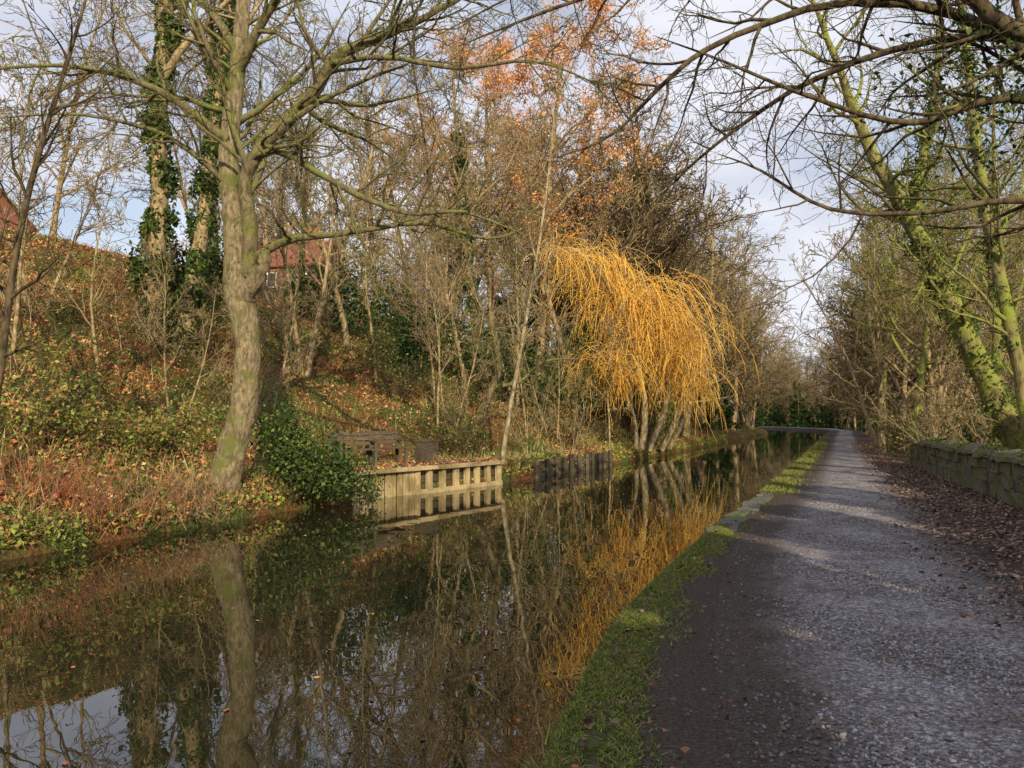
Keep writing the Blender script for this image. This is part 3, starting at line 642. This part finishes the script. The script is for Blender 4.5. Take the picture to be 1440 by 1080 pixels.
bush('bramble_bush',(-8.6,14.5,.9),(1.6,1.2,1.0),2600,.09,UG+UB[:2]); bush('bramble_bush',(-10.5,18,2.),(1.6,1.2,1.0),2600,.09,UG+UB[:2]); bush('bramble_bush',(-7.6,16.5,1.),(1.3,1.0,.8),2000,.09,UG+UB[:3])
for x,y,s in [(-4,33,2.0),(-1,36,2.2),(1.5,38,2.2),(4,44,2.6),(-8,33,1.8),(6,48,3),(-12,28,1.5),(9,56,3),(-6,40,2.6),(0,43,2.8)]:
    bush('holly_bush',(x,y,h1(x,y)),(s,s,s*1.2),2400,.19,HOL)
def dogwood(loc,n,hh,sp,cols):
    mb=MB()
    for c in cols:
        pl=[]
        for i in range(n//len(cols)):
            b0=rs.normal(size=2)*sp*.45; a=rs.uniform(0,6.28); k=abs(rs.normal())*.8
            p=np.array([b0[0],b0[1],-.1]); d=np.array([cos(a)*k,sin(a)*k,1.]); d/=np.linalg.norm(d); l=hh*rs.uniform(.4,1.2); pts=[p]
            for s in range(4):
                d=d+rs.normal(size=3)*.17+np.array([0,0,-.08]); d/=np.linalg.norm(d); p=p+d*l/4; pts.append(p)
            pl.append((pts,[.007,.006,.005,.004,.002]))
            for w in range(3):
                q=pts[rs.randint(1,4)]; dd=norm(d+rs.normal(size=3)*.6); l2=l*.3
                pl.append(([q,q+dd*l2*.6+rs.normal(size=3)*.03,q+dd*l2*1.2],[.004,.0035,.002]))
        tubes(mb,pl,3,0,c)
    place('dogwood_bush',mb.mesh('dogwood_bush',[M_litter]),loc)
RD=[(.42,.13,.06),(.30,.10,.055),(.44,.2,.08),(.17,.08,.05),(.32,.21,.12)]
BR=[(.33,.22,.12),(.2,.13,.08),(.38,.27,.15),(.28,.13,.07)]
dogwood((-7.7,12.3,-.05),340,1.3,1.2,RD); dogwood((-6.8,13.3,-.1),260,.95,1.2,RD+BR[:3]); dogwood((-9.1,12.8,.4),240,1.3,1.3,BR+RD[:1])
dogwood((-6.3,14.6,-.1),280,.85,1.1,BR); dogwood((-8.3,10.4,-.2),180,.7,1.0,RD+BR)

# ------------------------------------------------------------ right side
mb=MB();out={}
q,r=limb(mb,out,[(13.3,20,-.9),(12.9,20,.9),(12.4,20,2.1),(11.5,20,4),(10.9,20,5.6),(9.8,19.8,7.4),(8.9,19.6,9),(8.2,19.4,10.7),(7.5,19.2,12.3)],[.36,.31,.29,.27,.25,.18,.13,.09,.03],sides=12,kids=30,klen=3.2,t0=.35,P=PT,rough=.06)
ivy(mb,q,r,4600,.34,.11,1,.05,.6,[(.07,.115,.022),(.14,.19,.032),(.2,.25,.045)])
q,r=limb(mb,out,[(10.9,20,5.6),(10.7,20.4,7.5),(11.3,20.6,10),(11.8,21,13)],[.2,.15,.1,.03],kids=18,klen=3,t0=.2,P=PT)
ivy(mb,q,r,1800,.35,.11,1,0,.8)
emit(mb,out); mb.obj('leaning_ash_tree',[M_bark_moss,M_leaf])
mb=MB();out={}
q,r=limb(mb,out,[(11.6,17,-.8),(11.2,17,1.6),(10.9,17,3.6),(10.45,17,6),(10.2,17,8.4),(10.0,17,11),(9.8,17,14)],[.17,.15,.14,.12,.1,.07,.02],sides=10,kids=24,klen=2.8,t0=.2,P=PT,rough=.06)
ivy(mb,q,r,1500,.2,.1,1,.3,.8); emit(mb,out); mb.obj('ash_tree',[M_bark_moss,M_leaf])
mb=MB();out={}
q,r=limb(mb,out,[(8.6,10,-.5),(8.5,9.8,2),(8.3,9.6,4),(8.2,9.5,6),(8.0,9.4,9),(7.6,9.2,13)],[.34,.28,.26,.22,.16,.03],sides=14,kids=14,klen=3.4,t0=.45,P=PT)
ivy(mb,q,r,3000,.4,.1,1,.1,.9)
for pts,r_ in [([(8.3,9.6,4.6),(7,9.9,6.1),(5.8,10,6.9),(4.4,10,7.05),(3.4,10,6.8),(2.5,10,6.4),(1.9,10,5.9),(1.3,10,5.3),(.6,10,5.0)],[.12,.09,.07,.055,.045,.037,.03,.02,.006]),
    ([(8.3,9.5,3.8),(7,9.2,4.1),(5.8,9,4.15),(4.7,9,4.0),(3.7,9,4.05),(2.9,9,4.5),(2.4,9,4.7)],[.07,.05,.038,.03,.024,.016,.005]),
    ([(8.2,9.5,5.6),(6.6,9.2,6.1),(5.9,9.2,6.35),(5.2,9.2,7.1),(4.4,9,8)],[.16,.12,.10,.07,.03]),
    ([(8.2,9.5,5.2),(6.2,9.6,5.6),(5,9.6,5.3),(3.8,9.6,5.6),(2.6,9.6,6.1),(1.8,9.6,6.4)],[.08,.055,.04,.028,.018,.005]),
    ([(8.1,9.5,6.8),(6,10.5,8),(3.5,11,8.3),(1,11.3,7.8),(-.8,11.5,7.2)],[.12,.08,.05,.03,.008]),
    ([(8.2,9.5,5.9),(6.4,10.6,6.9),(4.6,11.4,6.7),(3.2,12,5.9),(2.2,12.4,5.0)],[.09,.06,.045,.028,.006]),
    ([(8.1,9.5,6.4),(6,8.6,7.4),(3.8,8.2,7.3),(2,8,6.6),(.6,8,6.3),(-.8,8,5.6)],[.09,.06,.045,.03,.018,.005])]:
    limb(mb,out,pts,r_,sides=8,kids=19,klen=1.9,t0=.15,P=PT,rmin=.0035,maxlv=3)
emit(mb,out)
c=np.array([6.3,9.6,5.9]); pp=c+rs.normal(size=(1500,3))*np.array([.7,.9,.45]); leaves(mb,pp,.08,[(.05,.09,.02),(.09,.13,.03),(.03,.05,.015)],1,.6)
mb.obj('overhanging_oak_tree',[M_bark_d,M_leaf])
random.seed(9)
for x,y,v,s in [(15.5,29,2,.6),(16.8,33,4,.75),(17.5,37,3,.8),(20.5,41,2,.8),(14.8,24,4,.7),(21,33,0,.7),(25,40,2,.9),(21.5,46,4,.85),(18.5,21.5,2,.65),(17,26,2,.7),(19.5,29.5,3,.8),(23,36,2,.9),(23.5,43,3,1.),(27,50,0,1.)]:
    T('bare_tree',var[v],x,y,s)
for i in range(24):
    y=random.uniform(17,55); x=float(W(y))+random.uniform(1.0,6); T('hazel_shrub',shr[random.choice([0,1,2])],x,y,random.uniform(.7,1.2))
def holly(n,ls,lv=2):
    mb=MB();out={}; random.seed(3)
    grow(out,(0,0,-.5),(0,0,1),6.5,.13,0,Pn,lv,.02); emit(mb,out)
    z=rs.uniform(.3,7,n); rad=1.9*np.power(np.clip(1-(z/7.3),0,1),.6)*(.75+.35*np.sin(z*3)); a=rs.uniform(0,6.28,n); rr=rad*np.sqrt(rs.uniform(.1,1,n))*(1+.3*np.sin(a*3+z))
    leaves(mb,np.stack([np.cos(a)*rr,np.sin(a)*rr,z],1),ls,HOL,1,.6); return mb
hmb=holly(4500,.28,1); hm=hmb.mesh('added_shade_holly_mesh',[M_bark_d,M_leaf])
for x,y,s in [(3.2,-7,.95),(2.8,-9,1.1),(4.6,-5.5,1.1),(6.0,-7,1.15),(8.0,-6,1.2),(10.,-4,1.15),(11.8,-1,1.1),(6.6,-3,1.),(8.,-1.5,1.05),(9.2,1.6,1.),(13,2,1),(9.9,4.4,.95),(13.2,6,1),(11.7,7.6,.85),(14.5,10.5,.9),(17,14.5,.9),(20,20,.9),(23.5,27,.9),(27,34,1),(31,41,1),(24,30,.8)]:
    T('added_shade_holly',hm,x,y,s)  # unseen hollies, added behind and beside the view to keep sun off the path
for i in range(9):
    y=19+i*3.6; bush('holly_bush',(float(W(y))+random.uniform(3.5,7),y,-.9),(1.6,1.6,random.uniform(1.5,2.6)),1800,.17,HOL+UG[:2])
tick('right side')

# distant woodland : one merged mass
Pd=dict(seg=[7,4,3,1,1],wob=[.06,.14,.2,.2,.2],up=[.03,.05,.03,.02,.0],n=[17,7,6,4],t0=[.12,.15,.1,.1],ang=[46,45,45,42],len=[.38,.5,.55,.5])
def emit(mb,out,m=0,sides=None):
    for lv,l in out.items(): tubes(mb,l,[6,3,3,3,3][lv],m)
dv=[bare('d',18,1,.24,Pd,3,.024,seed=41,raw=True),bare('d',17,2,.2,Pd,3,.024,seed=42,raw=True),bare('d',19,1,.22,Pd,3,.024,seed=43,raw=True)]
hd=holly(1300,.5,0)
DW=MB(); random.seed(31)
def dput(x,y,s,src=None):
    s0=src or random.choice(dv); s0.pack(); M0=s0.M[0].copy()
    if src is None and random.random()<.35: s0.M=[M0*0+2]
    DW.put(s0,(x,y,h1(x,y)),random.uniform(0,6.28),s); s0.M=[M0]
for i in range(56):
    y=46+90*(i/56)**1.15; dput(float(L(y))-random.uniform(.8,3.2)-(0 if i%2 else random.uniform(2,9)),y,random.uniform(.85,1.2))
for i in range(46):
    y=48+95*(i/46)**1.1; dput(float(GR(y))+random.uniform(1.6,3.5)+(0 if i%2 else random.uniform(2,12)),y,random.uniform(.75,1.05))
for i in range(34):
    y=random.uniform(138,185); x=float(GR(y))+random.uniform(2,32) if i%3 else float(L(y))-random.uniform(1,25); dput(x,y,random.uniform(.7,1.0))
for i in range(44):
    y=random.uniform(185,250); x=float(GR(y))+random.uniform(1.5,60); dput(x,y,random.uniform(.9,1.3))
    y=random.uniform(180,230); x=float(GR(y))+random.uniform(1.5,55); dput(x,y,random.uniform(1.,1.7),hd)
for i in range(30):
    y=random.uniform(60,115); dput(float(L(y))-random.uniform(8,60),y,random.uniform(.8,1.1))
for i in range(26):
    y=random.uniform(55,140); dput((float(L(y))-random.uniform(1,4)) if i%2 else (float(GR(y))+random.uniform(2,5)),y,random.uniform(.4,.8),hd)
for i in range(40):
    y=random.uniform(140,165); dput(float(GR(y))+random.uniform(1.5,30),y,random.uniform(.8,1.3),hd)
for i in range(30):
    y=random.uniform(58,90); dput(float(L(y))-random.uniform(5,50),y,random.uniform(.5,.9),hd)
DW.obj('distant_woodland',[M_bark,M_leaf,M_bark_d]); tick('distant'); print('QUADS',TOTAL[0],'objects',len(bpy.data.objects))

# ------------------------------------------------------------ sky, sun, camera
w=bpy.data.worlds.new("World"); scene.world=w; w.use_nodes=True; nt=w.node_tree
bg=nt.nodes['Background']; sky=N(nt,'ShaderNodeTexSky'); sky.sky_type='NISHITA'; sky.sun_disc=False
EL=radians(22); sd=np.array([.2,-.98]); sd/=np.linalg.norm(sd)
sky.sun_elevation=EL; sky.sun_rotation=math.atan2(sd[0],sd[1])
nt.links.new(sky.outputs[0],bg.inputs['Color']); bg.inputs['Strength'].default_value=.15
tc=N(nt,'ShaderNodeTexCoord'); mp=N(nt,'ShaderNodeMapping'); mp.inputs['Scale'].default_value=(1,1,2.4); nt.links.new(tc.outputs['Generated'],mp.inputs['Vector'])
cn=noise(nt,2.6,6,mp.outputs['Vector'],.55); cn2=noise(nt,2.1,5,mp.outputs['Vector'],.5)
fac=ramp(nt,cn.outputs['Fac'],[(.32,(.3,.3,.3)),(.5,(1,1,1))])
cc=ramp(nt,cn2.outputs['Fac'],[(.36,(.54,.59,.74)),(.56,(.88,.90,.98))])
bg2=N(nt,'ShaderNodeBackground'); nt.links.new(cc.outputs['Color'],bg2.inputs['Color']); bg2.inputs['Strength'].default_value=1.02
mx=N(nt,'ShaderNodeMixShader'); nt.links.new(fac.outputs['Color'],mx.inputs[0]); nt.links.new(bg.outputs[0],mx.inputs[1]); nt.links.new(bg2.outputs[0],mx.inputs[2])
nt.links.new(mx.outputs[0],nt.nodes['World Output'].inputs['Surface'])
sl=bpy.data.lights.new('sun','SUN'); sl.energy=5; sl.angle=radians(.5); sl.color=(1,.85,.60); so=bpy.data.objects.new('sun',sl); scene.collection.objects.link(so)
from mathutils import Vector
tosun=Vector((sd[0]*cos(EL),sd[1]*cos(EL),sin(EL))); so.rotation_euler=tosun.to_track_quat('Z','Y').to_euler()
cam=bpy.data.cameras.new('camera'); co=bpy.data.objects.new('camera',cam); scene.collection.objects.link(co); scene.camera=co
cam.lens=27.5; cam.sensor_width=36; cam.clip_end=3000; co.location=(0,0,1.6); co.rotation_euler=(radians(92.6),0,0)
scene.view_settings.view_transform='Standard'; scene.view_settings.look='None'; scene.view_settings.exposure=0
tick('end')
